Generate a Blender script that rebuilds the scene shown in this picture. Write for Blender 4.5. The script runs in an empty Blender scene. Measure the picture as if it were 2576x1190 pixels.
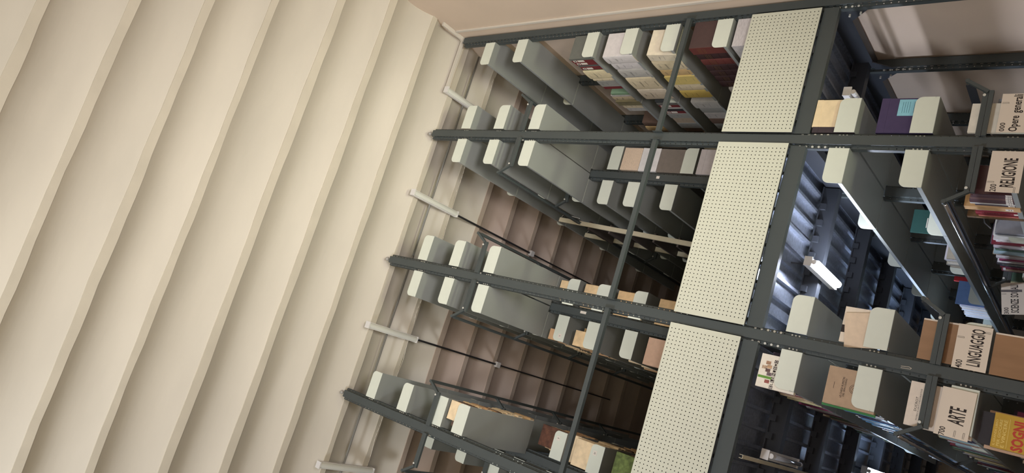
import bpy, math, random
from mathutils import Vector, Matrix
S = bpy.context.scene
COL = S.collection
random.seed(7)
R = random.Random(11)

# ------------------------------------------------------------------ camera
W_, H_ = 2576, 1190
cam_d = bpy.data.cameras.new('camera'); cam = bpy.data.objects.new('camera', cam_d); COL.objects.link(cam)
cam_d.sensor_fit = 'HORIZONTAL'; cam_d.sensor_width = 36; cam_d.lens = 1817.28 * 36 / W_
cam_d.clip_start = .05; cam_d.clip_end = 100
r0 = Vector((0.29324884, 0.6097711, -0.73633167))
r1 = Vector((-0.94028405, 0.32319133, -0.10683294))
r2 = r0.cross(r1)
M = Matrix((( r0.x, -r1.x, -r2.x, -2.2317), (r0.y, -r1.y, -r2.y, -4.9469), (r0.z, -r1.z, -r2.z, 1.6), (0, 0, 0, 1)))
cam.matrix_world = M
S.camera = cam

# ------------------------------------------------------------------ light
S.view_settings.view_transform = 'Standard'; S.view_settings.look = 'None'
S.view_settings.gamma = 1; S.view_settings.use_curve_mapping = False
S.view_settings.exposure = 0.0
wd = bpy.data.worlds.new('world'); S.world = wd; wd.use_nodes = True
wd.node_tree.nodes['Background'].inputs[0].default_value = (.9, .93, 1, 1)
wd.node_tree.nodes['Background'].inputs[1].default_value = .02
def area(name, loc, to, size, power, col):
    d = bpy.data.lights.new(name, 'AREA'); d.shape = 'RECTANGLE'; d.size, d.size_y = size
    d.energy = power; d.color = col
    o = bpy.data.objects.new(name, d); COL.objects.link(o); o.location = loc
    o.rotation_euler = (Vector(to) - Vector(loc)).to_track_quat('-Z', 'Y').to_euler(); return o
area('hall_light_high_left', (-7.0, -6.8, 5.2), (-1, 0, 6.3), (1.6, 1.0), 310, (.93, .99, 1.12))
area('hall_light_high_right', (.2, -6.5, 5.0), (-1, 0, 6.6), (1.2, 1.0), 18, (.9, 1, 1))
area('hall_light_low', (-2.6, -5.2, .8), (-2.6, -4.4, 7.9), (3.6, 2.0), 62, (1, .84, .80))
for nm, loc, to, size, pw, sp, col in (('added_up_fill_middle', (-1, -4.2, .5), (-.6, -.2, 7.9), (1.6, 1.0), 39, 64, (1, .95, 1)),
                                  ('added_up_fill_back', (-3, -6.8, .5), (-2.5, -2.6, 7.9), (1.6, 1.0), 42, 80, (1, .95, .72)),
                                  ('added_up_fill_front', (-.2, -1.6, .4), (-.4, -.2, 7.9), (1.6, .4), 12, 50, (.95, 1, .7))):
    area(nm, loc, to, size, pw, col).data.spread = math.radians(sp)  # added unseen fill lights, narrow cones to brighten the ceiling and shelf undersides

# ------------------------------------------------------------------ materials
def s2l(c):
    return tuple(((v / 255) / 12.92 if v / 255 <= .04045 else ((v / 255 + .055) / 1.055) ** 2.4) for v in c)
MATS = {}
def mat(name, rgb, rough=.6, metal=0, noise=0, nscale=8, bump=0, bscale=120, emit=0, srgb=True, spec=.5, detail=4, stretch=None):
    if name in MATS: return MATS[name]
    m = bpy.data.materials.new(name); m.use_nodes = True; MATS[name] = m
    nt = m.node_tree; b = nt.nodes['Principled BSDF']
    c = s2l(rgb) if srgb else rgb
    b.inputs['Base Color'].default_value = (*c, 1); b.inputs['Roughness'].default_value = rough
    b.inputs['Metallic'].default_value = metal; b.inputs['Specular IOR Level'].default_value = spec
    m.diffuse_color = (*c, 1)
    if noise or bump:
        tc = nt.nodes.new('ShaderNodeTexCoord'); mp = nt.nodes.new('ShaderNodeMapping')
        nt.links.new(tc.outputs['Object'], mp.inputs[0])
        if stretch: mp.inputs['Scale'].default_value = stretch
    if noise:
        n = nt.nodes.new('ShaderNodeTexNoise'); n.inputs['Scale'].default_value = nscale; n.inputs['Detail'].default_value = detail
        nt.links.new(mp.outputs[0], n.inputs['Vector'])
        r = nt.nodes.new('ShaderNodeValToRGB'); r.color_ramp.elements[0].position = .3; r.color_ramp.elements[1].position = .72
        r.color_ramp.elements[0].color = (*[x * (1 - noise) for x in c], 1)
        r.color_ramp.elements[1].color = (*[min(1, x * (1 + noise * .6)) for x in c], 1)
        nt.links.new(n.outputs[0], r.inputs[0]); nt.links.new(r.outputs[0], b.inputs['Base Color'])
    if bump:
        n = nt.nodes.new('ShaderNodeTexNoise'); n.inputs['Scale'].default_value = bscale; n.inputs['Detail'].default_value = 3
        nt.links.new(mp.outputs[0], n.inputs['Vector'])
        bp = nt.nodes.new('ShaderNodeBump'); bp.inputs['Strength'].default_value = bump; bp.inputs['Distance'].default_value = .004
        nt.links.new(n.outputs[0], bp.inputs['Height']); nt.links.new(bp.outputs[0], b.inputs['Normal'])
    if emit:
        b.inputs['Emission Color'].default_value = (*c, 1); b.inputs['Emission Strength'].default_value = emit
    return m
PLASTER = mat('ceiling_plaster', (196, 188, 172), .9, noise=.07, nscale=1.6, bump=.35, bscale=14, stretch=(.5, 1.6, 1))
PLASTERB = mat('deep_aisle_pinkish_plaster', (194, 174, 157), .9, noise=.12, nscale=1.8, bump=.35, bscale=14, stretch=(.5, 1.6, 1))  # pinker, slightly darker tone for the vaults deeper over the racks
JOISTB = mat('deep_aisle_joist_plaster', (186, 168, 150), .9, noise=.08, nscale=4, bump=.3, bscale=20)  # joist tone to go with the pinkish vaults
JOIST = mat('joist_plaster', (196, 187, 168), .9, noise=.06, nscale=4, bump=.3, bscale=20)
WALL = mat('wall_paint', (208, 188, 166), .85, noise=.04, nscale=2, bump=.15, bscale=60)
HALLP = mat('hall_paint', (222, 208, 186), .9, noise=.03, nscale=1)
FLOORM = mat('floor_stone', (178, 160, 138), .5, noise=.1, nscale=3)
STEEL = mat('charcoal_steel', (70, 76, 75), .42, noise=.05, nscale=5, bump=.05, bscale=300)
STEELD = mat('dark_joist_steel', (54, 57, 62), .42, noise=.06, nscale=5)
PLATE = mat('pale_grey_green_enamel', (214, 218, 202), .5, noise=.02, nscale=20)
SHELF = mat('grey_shelf_enamel', (140, 143, 137), .42, noise=.03, nscale=6)
LIP = mat('shelf_lip_enamel', (150, 154, 150), .35)
PERF = mat('perforated_sheet_enamel', (203, 204, 184), .5, noise=.02, nscale=6)
PERFD = mat('panel_edge_dark', (58, 60, 62), .5)
ZINC = mat('galvanised_steel', (176, 183, 196), .30, metal=.82, noise=.22, nscale=38, bump=.08, bscale=40)
CHROME = mat('bright_tube_steel', (190, 192, 200), .18, metal=1)
BOLT = mat('zinc_bolt', (214, 212, 200), .45, metal=.15)
WHITEP = mat('white_plastic', (218, 214, 208), .45)
DIFF = mat('fluorescent_cover', (214, 213, 200), .25)
GLASSY = mat('clear_lamp_cover', (200, 202, 208), .08, metal=.4)
LAMPON = mat('lit_fluorescent_tube', (226, 234, 255), .4, emit=170)
LAMPCOOL = mat('lit_fluorescent_tube_deep', (200, 222, 255), .4, emit=80)
TRAY = mat('cable_tray_white', (206, 198, 184), .6)
CONDUIT = mat('grey_conduit', (126, 124, 116), .5)
CABLEW = mat('white_cable', (214, 205, 188), .6)
CABLED = mat('dark_cable', (40, 38, 38), .6)
CREAMP = mat('cream_enamel', (206, 196, 168), .5, noise=.05, nscale=10)
RUNG = mat('brown_tread', (74, 66, 62), .6)
PAGES = mat('page_edges', (222, 208, 180), .85, noise=.12, nscale=60, stretch=(1, 30, 1))
INK = mat('ink_black', (38, 28, 24), .7)
INKG = mat('ink_grey', (112, 108, 104), .8)
GOLD = mat('gold_tooling', (122, 96, 52), .5)
CARD = mat('cream_card', (226, 212, 192), .75, noise=.02, nscale=6)
LABELW = mat('paper_label', (226, 218, 204), .8)
CLIP = mat('wire_paper_clip', (120, 116, 106), .4, metal=.4)
def wood_cloth(name, rgb, **k): return mat(name, rgb, **{**dict(rough=.75, noise=.08, nscale=30), **k})
OLD = [wood_cloth('parchment_%s' % 'abcd'[i], c, noise=.22, nscale=14) for i, c in enumerate([(226, 196, 150), (214, 180, 132), (232, 208, 168), (200, 160, 118)])]

# ------------------------------------------------------------------ mesh helpers
class MB:
    def __init__(s): s.v = []; s.f = []; s.m = []; s.mi = 0
    def face(s, pts):
        b = len(s.v); s.v += [tuple(p) for p in pts]; s.f.append(tuple(range(b, b + len(pts)))); s.m.append(s.mi)
    def box(s, x0, x1, y0, y1, z0, z1):
        if x0 > x1: x0, x1 = x1, x0
        if y0 > y1: y0, y1 = y1, y0
        if z0 > z1: z0, z1 = z1, z0
        b = len(s.v)
        s.v += [(x, y, z) for z in (z0, z1) for y in (y0, y1) for x in (x0, x1)]
        for f in ((0, 2, 3, 1), (4, 5, 7, 6), (0, 1, 5, 4), (2, 6, 7, 3), (0, 4, 6, 2), (1, 3, 7, 5)):
            s.f.append(tuple(b + i for i in f)); s.m.append(s.mi)
    def prism(s, poly, axis, a, b):
        """poly: 2D list in the plane perpendicular to axis; extruded a..b"""
        def P(u, v, w):
            return {'x': (w, u, v), 'y': (u, w, v), 'z': (u, v, w)}[axis]
        n = len(poly); base = len(s.v)
        s.v += [P(u, v, a) for u, v in poly] + [P(u, v, b) for u, v in poly]
        fl = [tuple(base + i for i in range(n)), tuple(base + n + i for i in reversed(range(n)))]
        fl += [(base + i, base + n + i, base + n + (i + 1) % n, base + (i + 1) % n) for i in range(n)]
        s.f += fl; s.m += [s.mi] * len(fl)
    def tube(s, p0, p1, r, n=8, cap=True):
        p0, p1 = Vector(p0), Vector(p1); d = (p1 - p0).normalized()
        a = d.orthogonal().normalized(); c = d.cross(a); base = len(s.v)
        for p in (p0, p1):
            for i in range(n):
                t = 2 * math.pi * i / n; s.v.append(tuple(p + a * r * math.cos(t) + c * r * math.sin(t)))
        fl = [(base + i, base + (i + 1) % n, base + n + (i + 1) % n, base + n + i) for i in range(n)]
        if cap: fl += [tuple(base + i for i in reversed(range(n))), tuple(base + n + i for i in range(n))]
        s.f += fl; s.m += [s.mi] * len(fl)
    def path(s, pts, r, n=6):
        for a, b in zip(pts, pts[1:]): s.tube(a, b, r, n)
    def bar(s, p0, p1, w, h, up=(0, 0, 1)):
        """rectangular bar from p0 to p1; w across, h along up-ish"""
        p0, p1 = Vector(p0), Vector(p1); d = (p1 - p0).normalized(); up = Vector(up)
        a = d.cross(up).normalized() * w / 2; c = a.cross(d).normalized() * h / 2; base = len(s.v)
        for p in (p0, p1):
            for q in (-a - c, a - c, a + c, -a + c): s.v.append(tuple(p + q))
        fl = [(base, base + 1, base + 2, base + 3), (base + 7, base + 6, base + 5, base + 4)]
        fl += [(base + i, base + 4 + i, base + 4 + (i + 1) % 4, base + (i + 1) % 4) for i in range(4)]
        s.f += fl; s.m += [s.mi] * len(fl)
    def disc(s, c, nrm, r, t, n=8):
        c = Vector(c); nrm = Vector(nrm).normalized(); s.tube(c, c + nrm * t, r, n)
    def holes(s, o, u, v, nu, nv, pu, pv, hu, hv, n=8):
        """sheet of nu x nv cells of size pu x pv each with an n-gon hole of half sizes hu, hv"""
        o, u, v = Vector(o), Vector(u), Vector(v)
        for i in range(nu):
            for j in range(nv):
                c = o + u * pu * (i + .5) + v * pv * (j + .5); b = len(s.v)
                for k in range(n):
                    t = 2 * math.pi * (k + (.5 if n == 4 else 0)) / n; ct, st = math.cos(t), math.sin(t)
                    m = max(abs(ct), abs(st))
                    s.v.append(tuple(c + u * pu / 2 * ct / m + v * pv / 2 * st / m))
                    if n == 4: s.v.append(tuple(c + u * hu * ct / m + v * hv * st / m))
                    else: s.v.append(tuple(c + u * hu * ct + v * hv * st))
                # corners
                for k in range(n):
                    a0, b0 = b + 2 * k, b + 2 * k + 1; a1, b1 = b + 2 * ((k + 1) % n), b + 2 * ((k + 1) % n) + 1
                    s.f.append((a0, a1, b1, b0)); s.m.append(s.mi)
    def mesh(s, name, mats, smooth=False):
        me = bpy.data.meshes.new(name); me.from_pydata(s.v, [], s.f)
        for m in (mats if isinstance(mats, (list, tuple)) else [mats]): me.materials.append(m)
        me.polygons.foreach_set('material_index', s.m)
        if smooth: me.polygons.foreach_set('use_smooth', [True] * len(s.f))
        me.update(); return me
    def obj(s, name, mats, parent=None, smooth=False):
        return link(name, s.mesh(name, mats, smooth), parent)
def link(name, data, parent=None, loc=None, kind=None, label=None):
    o = bpy.data.objects.new(name, data); COL.objects.link(o)
    if parent: o.parent = parent
    if loc: o.location = loc
    if kind: o['kind'] = kind
    if label: o['label'] = label
    return o
def thing(name, label, cat, loc=(0, 0, 0), group=None, rot=(0, 0, 0)):
    o = link(name, None); o.location = loc; o.rotation_euler = rot; o.empty_display_size = .05
    return tag(o, label, cat, group)
def tag(o, label, cat, group=None):
    o['label'] = label; o['category'] = cat
    if group: o['group'] = group
    return o
def struct(o): o['kind'] = 'structure'; return o
def solid(name, m, parent, *boxes, **k):
    b = MB()
    for x in boxes: b.box(*x)
    return b.obj(name, m, parent, **k)
_fc = {}
def text_mesh(txt, sx, bold=0):
    key = (txt, sx, bold)
    if key in _fc: return _fc[key]
    c = bpy.data.curves.new('t', 'FONT'); c.body = txt; c.size = 1; c.offset = bold; c.resolution_u = 2
    o = bpy.data.objects.new('t', c); COL.objects.link(o)
    dg = bpy.context.evaluated_depsgraph_get(); dg.update()
    me = bpy.data.meshes.new_from_object(o.evaluated_get(dg)); bpy.data.objects.remove(o)
    xs = [v.co.x for v in me.vertices]; ys = [v.co.y for v in me.vertices]
    x0, x1, y0, y1 = min(xs), max(xs), min(ys), max(ys)
    for v in me.vertices: v.co.x = (v.co.x - x0) / (x1 - x0); v.co.y = (v.co.y - y0) / (y1 - y0)
    _fc[key] = me; return me
def lettering(txt, x0, z0, w, h, y, m, parent, name='lettering', bold=.01, rot=0, plane='xz', side=-1):
    """flat printed text; box lower-left (x0,z0), size w x h, lying on the plane y (plane xz) or x=y (plane yz)"""
    me = text_mesh(txt, 1, bold).copy(); me.materials.clear(); me.materials.append(m)
    ca, sa = math.cos(rot), math.sin(rot)
    for v in me.vertices:
        a, b = v.co.x * w, v.co.y * h
        a, b = a * ca - b * sa, a * sa + b * ca
        if plane == 'xz': v.co = (x0 + a, y, z0 + b)
        else: v.co = (y, x0 + a * (1 if side > 0 else -1), z0 + b)
    return link(name, me, parent)

# ------------------------------------------------------------------ the setting
XW = 1.215
RY = [0, .985, 2.02, 3.04, 4.06, 5.08]
def struct_box(name, m, *b): return struct(solid(name, m, None, *b))
struct_box('floor', FLOORM, (-9, XW, -10, 8.2, -.1, 0))
struct_box('wall_right', WALL, (XW, XW + .15, -10, 8.2, 0, 8.2))
struct_box('wall_left', HALLP, (-9.15, -9, -10, 8.2, 0, 8.2))
struct_box('wall_front', HALLP, (-9.15, XW + .15, -10.15, -10, 0, 8.2))
struct_box('wall_back', HALLP, (-9.15, XW + .15, 8.2, 8.35, 0, 8.2))
# plaster ceiling: flat joist soffits with shallow concave vaults between
ceil = struct(link('ceiling', None))
bands = [(-3.251, -3.181), (-2.723, -2.647), (-2.193, -2.128), (-1.592, -1.508), (-1.027, -.943), (-.456, -.386), (.106, .175), (.65, .715), (1.175, 1.25), (1.695, 1.765), (2.225, 2.295), (2.76, 2.83), (3.33, 3.40)]
y = 3.365
while y < 7.6: y += .54; bands.append((y - .036, y + .036))
y = -3.216
while y > -9.6: y -= .545; bands.insert(0, (y - .038, y + .038))
NX = 54; XS = [-9 + (XW + 9) * i / NX for i in range(NX + 1)]
def wob(seed, amp):
    ph = [R.uniform(0, 6.28) for _ in range(4)]
    return lambda x: amp * (math.sin(x * 2.1 + ph[0]) * .5 + math.sin(x * 5.3 + ph[1]) * .3 + math.sin(x * 11 + ph[2]) * .22 + math.sin(x * 23 + ph[3]) * .12)
edges = [(a, b, wob(0, .008), wob(0, .0095)) for a, b in bands]
ZC = 7.88
for a, b, wa, wb in edges:
    m = MB(); n = len(XS)
    for x in XS: m.v += [(x, a + wa(x), ZC + .03), (x, a + wa(x), ZC), (x, b + wb(x), ZC), (x, b + wb(x), ZC + .03)]
    for i in range(n - 1):
        for j in range(3):
            m.f.append((4 * i + j, 4 * i + j + 1, 4 * i + 4 + j + 1, 4 * i + 4 + j)); m.m.append(0)
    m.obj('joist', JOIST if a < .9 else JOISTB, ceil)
NP = 16
def prof(t): return 4 * t * (1 - t)
for (a0, b0, _, w0), (a1, b1, w1, _) in zip(edges, edges[1:]):
    m = MB()
    for x in XS:
        s, e = b0 + w0(x) - .003, a1 + w1(x) + .003
        for j in range(NP + 1):
            t = j / NP; m.v.append((x, s + (e - s) * t, ZC + .008 + .082 * prof(t) * (1 + .04 * math.sin(x * 3 + s * 9))))
    for i in range(len(XS) - 1):
        for j in range(NP):
            k = i * (NP + 1) + j; m.f.append((k, k + 1, k + NP + 2, k + NP + 1)); m.m.append(0)
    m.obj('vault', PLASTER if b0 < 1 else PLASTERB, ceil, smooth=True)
solid('slab', HALLP, ceil, (-9.1, XW + .1, -10.1, 8.3, 8.02, 8.2))
# mezzanine deck of trapezoidal sheet on cross joists
deck = struct(link('mezzanine_deck', None))
m = MB(); pts = []; x = -8.9; P = .142
while x < XW - .16:
    pts += [(x, 3.790), (x + .106, 3.790), (x + .112, 3.757), (x + .134, 3.757), (x + .140, 3.790)]; x += P
pts.append((XW - .01, 3.790))
for (u0, v0), (u1, v1) in zip(pts, pts[1:]):
    m.face([(u0, .05, v0), (u1, .05, v1), (u1, 8.1, v1), (u0, 8.1, v0)])
m.obj('corrugated_sheet', ZINC, deck)
solid('floor_board', STEELD, deck, (-8.9, XW - .01, .05, 8.1, 3.812, 3.85))
XP = [1.16, 0, -1.495, -2.985, -4.48]
for i, yk in enumerate(RY[1:] + [6.1, 7.1]):
    for xa, xb in zip(XP[1:], XP):
        m = MB(); m.box(xa + .04, xb - .04, yk - .10, yk - .02, 3.632, 3.745); m.box(xa + .04, xb - .04, yk - .125, yk + .005, 3.745, 3.755)
        m.obj('joist', STEELD, deck)
        # small web stiffener cleats under the flutes
        m = MB(); x = xa + .12
        while x < xb - .1: m.box(x, x + .05, yk - .135, yk - .102, 3.70, 3.745); x += P
        o = m.obj('cleats', STEELD, deck); o['kind'] = 'stuff'
for xa, xb in zip(XP[1:], XP):
    solid('front_beam', STEEL, deck, (xa + .05, xb - .05, .012, .06, 3.632, 3.748))
for i, xc in enumerate(XP[:-1]):
    for ya, yb in zip(RY, RY[1:] + [6.1]):
        solid('side_beam', STEELD, deck, (xc - .03 if i else 1.12, xc + .03 if i else 1.20, ya + .075, yb - .005, 3.60, 3.745))

# ------------------------------------------------------------------ racks
def upright_mesh():
    m = MB(); z0, z1 = 2.0, 7.8; n = 116; p = (z1 - z0) / n
    m.box(-.035, .035, 0, .003, 0, z1)
    for s in (-1, 1):
        m.box(s * .035, s * .032, .003, .03, 0, z0)
        m.holes((s * .035, .003, z0), (0, 1, 0), (0, 0, 1), 1, n, .027, p, .0035, .011, 4)
        m.box(s * .035, s * .060, .028, .030, 0, z0)
        m.holes((s * .035, .03, z0), (s, 0, 0), (0, 0, 1), 1, n, .025, p, .0046, .0046, 8)
        m.box(s * .058, s * .060, .030, .07, 0, z1)
    return m.mesh('upright', STEEL)
UPR = upright_mesh()
def end_plate_mesh(side):
    x0, x1, h, r = .062, .33, .143, .045
    poly = [(side * x0, 0), (side * x1, 0)]
    for i in range(7):
        t = math.pi / 2 * i / 6; poly.append((side * (x1 - r + r * math.cos(t)), h - r + r * math.sin(t)))
    poly.append((side * x0, h)); m = MB(); m.prism(poly, 'y', 0, .003)
    return m.mesh('end_plate', PLATE)
EPM = {s: end_plate_mesh(s) for s in (-1, 1)}
SHM = {}
def shelf_mesh(side, L):
    k = (side, round(L, 3))
    if k not in SHM:
        m = MB(); s = side
        m.box(s * .062, s * .329, .004, L - .004, 0, .0025)          # pan, bright underside
        m.box(s * .006, s * .062, .078, L - .010, 0, .0025)
        m.mi = 1
        m.box(s * .329, s * .331, .004, L - .004, 0, .028)            # upturned lip
        m.box(s * .322, s * .329, .004, L - .004, .026, .028)
        m.mi = 0
        m.box(s * .008, s * .010, .078, L - .010, .0025, .022)
        m.box(s * .062, s * .320, L - .008, L - .0055, 0.0025, .018)
        SHM[k] = m.mesh('shelf', [SHELF, LIP])
    return SHM[k]
racks = {}
rack_info = {
 'P0': (XP[0], 'charcoal steel book rack fixed along the beige right wall'),
 'P1': (XP[1], 'double-sided charcoal steel book rack, first one out from the wall'),
 'P2': (XP[2], 'double-sided charcoal steel book rack in the middle, second from the wall'),
 'P3': (XP[3], 'double-sided charcoal steel book rack, third and farthest from the wall'),
 'P4': (XP[4], 'double-sided charcoal steel book rack just outside the lower edge of the photograph')}
levels = {
 ('P0', -1): ([7.27, 6.785, 5.865, 5.42, 4.985, 4.485], [7.27, 6.785, 5.865, 5.42, 4.985, 4.485], []),
 ('P1', 1): ([7.22, 6.735, 6.255], [7.22, 6.735, 6.255, 5.92, 5.05, 4.60], [3.315, 2.82, 2.30, 1.82]),
 ('P1', -1): ([7.21, 6.735, 6.25], [7.21, 6.735, 6.25, 5.93, 5.605, 5.175, 4.70], [3.32, 2.82, 2.30, 1.82]),
 ('P2', 1): ([7.217, 6.74, 6.257], [7.217, 6.74, 6.257, 5.98, 5.605, 5.175, 4.70], [3.32, 2.82, 2.30, 1.82]),
 ('P2', -1): ([7.21, 6.735, 6.26], [7.21, 6.735, 6.26, 5.98, 5.60, 5.17, 4.70], [3.318, 2.82, 2.30, 1.82]),
 ('P3', 1): ([7.31, 6.815, 6.32, 6.034], [7.31, 6.815, 6.32, 5.62, 5.184, 4.72], [3.32, 2.82, 2.30, 1.82]),
 ('P4', 1): ([7.21, 6.735, 6.26], [7.21, 6.735, 6.26, 5.93, 5.6, 5.18, 4.7], [3.32, 2.82, 2.30]),
 ('P4', -1): ([7.21, 6.735, 6.26], [7.21, 6.735, 6.26, 5.93, 5.6, 5.18, 4.7], [3.32, 2.82, 2.30]),
 ('P3', -1): ([], [7.285, 6.778, 6.30, 6.02, 5.6, 5.18, 4.7], [3.32, 2.82, 2.30, 1.82])}
for key, (xc, lab) in rack_info.items():
    rk = thing('library_rack', lab, 'book rack', (xc, 0, 0)); racks[key] = rk
    for k, yk in enumerate(RY): link('upright', UPR, rk, (0, yk, 0))
    for side in (-1, 1):
        if (key, side) not in levels: continue
        up0, up1, low = levels[(key, side)]
        for k in range(len(RY) - 1):
            L = RY[k + 1] - RY[k]
            for z in (up0 if k == 0 else up1) + low:
                sh = link('shelf', shelf_mesh(side, L), rk, (0, RY[k], z))
                link('end_plate', EPM[side], sh, (0, .0045, 0))
                if k < 2: link('end_plate', EPM[side], sh, (0, L - .0125, 0))
        # ladder rails and their hooked brackets
        if key == 'P0': continue
        for zb, rail_m, big in ((6.43, STEEL, 0), (2.515, CHROME, 1)):
            for k in ((0, 1, 2, 3) if not big else (0, 2, 3)):
                yk = RY[k] - .004
                m = MB(); s = side
                m.box(s * .036, s * .352, yk - .022, yk, zb, zb + .026); m.box(s * .036, s * .345, yk - .012, yk, zb + .030, zb + .060)
                m.bar((s * .343, yk - .014, zb + .03), (s * .425, yk - .014, zb + .158), .022, .024, (0, 1, 0))
                m.tube((s * .425, yk - .028, zb + .158), (s * .425, yk + .004, zb + .158), .014, 12)
                o = m.obj('rail_bracket', STEEL, rk)
                m = MB(); m.disc((s * .322, yk - .013, zb + .05), (0, -1, 0), .009, .006, 10)
                m.obj('bolt', BOLT, o)
            m = MB()
            if big:
                m.tube((side * .432, .01, zb + .150), (side * .432, 5.0, zb + .150), .013, 10)
                rr = m.obj('ladder_rail', CHROME, rk, smooth=True)
                m = MB(); m.box(side * .408, side * .414, .01, 5.0, zb + .120, zb + .172); m.obj('rail_backing', STEELD, rr)
            else:
                m.box(side * .418, side * .436, .01, 5.0, zb + .150, zb + .160); m.box(side * .414, side * .418, .01, 5.0, zb + .135, zb + .170)
                m.box(side * .436, side * .440, .01, 5.0, zb + .145, zb + .175)
                m.obj('ladder_rail', STEEL, rk)
    # bolt heads on the flanges
    m = MB()
    for s in ((-1, 1) if key != 'P0' else (-1,)):
        zs = [3.50 + .046 * i for i in range(5)]
        for side in (s,):
            lv = levels.get((key, side))
            if lv:
                for z in lv[0] + lv[2]: zs += [z + .052, z + .077, z + .102][:3]
        if key != 'P0': zs += [6.443, 6.483, 2.528, 2.568]
        for z in zs:
            big = z < 3.8 and z > 3.45 or z in (6.443, 6.483, 2.528, 2.568)
            m.disc((s * .0475, .0295, z), (0, -1, 0), .0085 if big else .0055, .004, 10)
    for s in (-1, 1):
        if key == 'P0': continue
        for z in [levels[(key, s)][1][-1] + .05]: pass
    o = m.obj('bolts', BOLT, rk); o['kind'] = 'stuff'
    if key != 'P0':       # levelling screw with ball foot against the ceiling
        m = MB(); m.tube((0, .02, 7.80), (0, .02, 7.845), .006, 8); fo = m.obj('levelling_screw', CONDUIT, rk)
        m = MB(); n = 12
        for i in range(7):
            for j in range(n):
                t = math.pi * i / 6; q = 2 * math.pi * j / n
                m.v.append((.021 * math.sin(t) * math.cos(q), .02 + .021 * math.sin(t) * math.sin(q), 7.858 + .021 * math.cos(t)))
        for i in range(6):
            for j in range(n): m.f.append((i * n + j, i * n + (j + 1) % n, (i + 1) * n + (j + 1) % n, (i + 1) * n + j)); m.m.append(0)
        m.obj('ball_foot', mat('grey_rubber', (158, 154, 146), .7), fo, smooth=True)
        m = MB()
        m.box(-.036, .036, .004, .028, 7.798, 7.803)
        m.obj('top_cap', STEELD, rk)
for z in (5.285, 4.972, 4.609): solid('slot_cover', PLATE, racks['P2'], (-.073, -.0605, .026, .036, z, z + .113))
m = MB(); m.path([(-.024, -.0012, 2.725), (-.022, -.0012, 2.672), (-.015, -.0012, 2.666), (-.010, -.0012, 2.680), (-.014, -.0012, 2.725)], .0014, 5); m.obj('hooked_wire_clip', CARD, racks['P2'])
# wall-rack gussets under the deck
for k, yk in enumerate(RY[:4]):
    m = MB()
    for s in ((1,) if k == 0 else (-1, 1)):
        m.prism([(yk + (.07 if s > 0 else 0), 3.60), (yk + (.22 if s > 0 else -.13), 3.60), (yk + (.07 if s > 0 else 0), 3.44)], 'x', -.056, -.048)
    g = m.obj('gusset', STEELD, racks['P0'])
    m = MB(); m.tube((-.075, yk + .12, 3.585), (-.045, yk + .12, 3.585), .008, 8); m.tube((-.075, yk + .10, 3.50), (-.045, yk + .10, 3.50), .008, 8)
    m.obj('bolt', BOLT, g)
m = MB()
for i in range(5): m.disc((-.0475, RY[1] + .0295, 3.34 + i * .05), (0, -1, 0), .009, .004, 10)
o = m.obj('bolts', BOLT, racks['P0']); o['kind'] = 'stuff'

# ------------------------------------------------------------------ perforated toe panels and guard rails
bays = [(.045, 1.098, 'nearest the right wall', 'right'), (-1.452, -.043, 'in the middle bay', 'middle'), (-2.942, -1.538, 'at the lower edge of the photograph', 'left'), (-4.437, -3.028, 'in the bay beyond the photograph', 'far')]
for xa, xb, where, _ in bays:
    t = thing('perforated_panel', 'cream perforated metal toe panel ' + where + ' of the mezzanine edge', 'panel', ((xa + xb) / 2, 0, 3.75), 'perforated panels along the mezzanine edge')
    w = (xb - xa) / 2; h = .563
    pu = .030; nu = int((2 * w - .03) / pu); nv = 18; pv = (h - .012) / nv
    m = MB(); mu = (2 * w - nu * pu) / 2
    m.holes((-w + mu, -.022, .006), (1, 0, 0), (0, 0, 1), nu, nv, pu, pv, .0043, .0043, 8)
    for a, b, c, d in ((-w, -w + mu, 0, h), (w - mu, w, 0, h), (-w + mu, w - mu, 0, .006), (-w + mu, w - mu, h - .006, h)):
        m.face([(a, -.022, c), (b, -.022, c), (b, -.022, d), (a, -.022, d)])
    m.obj('perforated_sheet', PERF, t)
    solid('return_edge', PERFD, t, (-w, w, -.0215, -.002, 0, .004), (-w, w, -.0215, -.002, h - .003, h), (-w, -w + .003, -.0215, -.002, .004, h - .003), (w - .003, w, -.0215, -.002, .004, h - .003), (-w, w, -.002, -.0005, 0, h))
for (xa, xb, where, _), (pa, pb) in zip(bays, ((.036, 1.12), (-1.459, -.036), (-2.949, -1.531), (-4.444, -3.021))):
    t = thing('guard_rail', 'dark steel guard rail tube ' + where + ' above the perforated panel', 'guard rail', ((pa + pb) / 2, 0, 4.88), 'guard rails between the rack uprights')
    w = (pb - pa) / 2
    solid('rail_tube', STEEL, t, (-w + .003, w - .003, -.034, .002, -.005, .035))
    solid('end_flange', STEEL, t, (-w, -w + .003, -.040, .028, -.03, .06)); solid('end_flange', STEEL, t, (w - .003, w, -.040, .028, -.03, .06))

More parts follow.
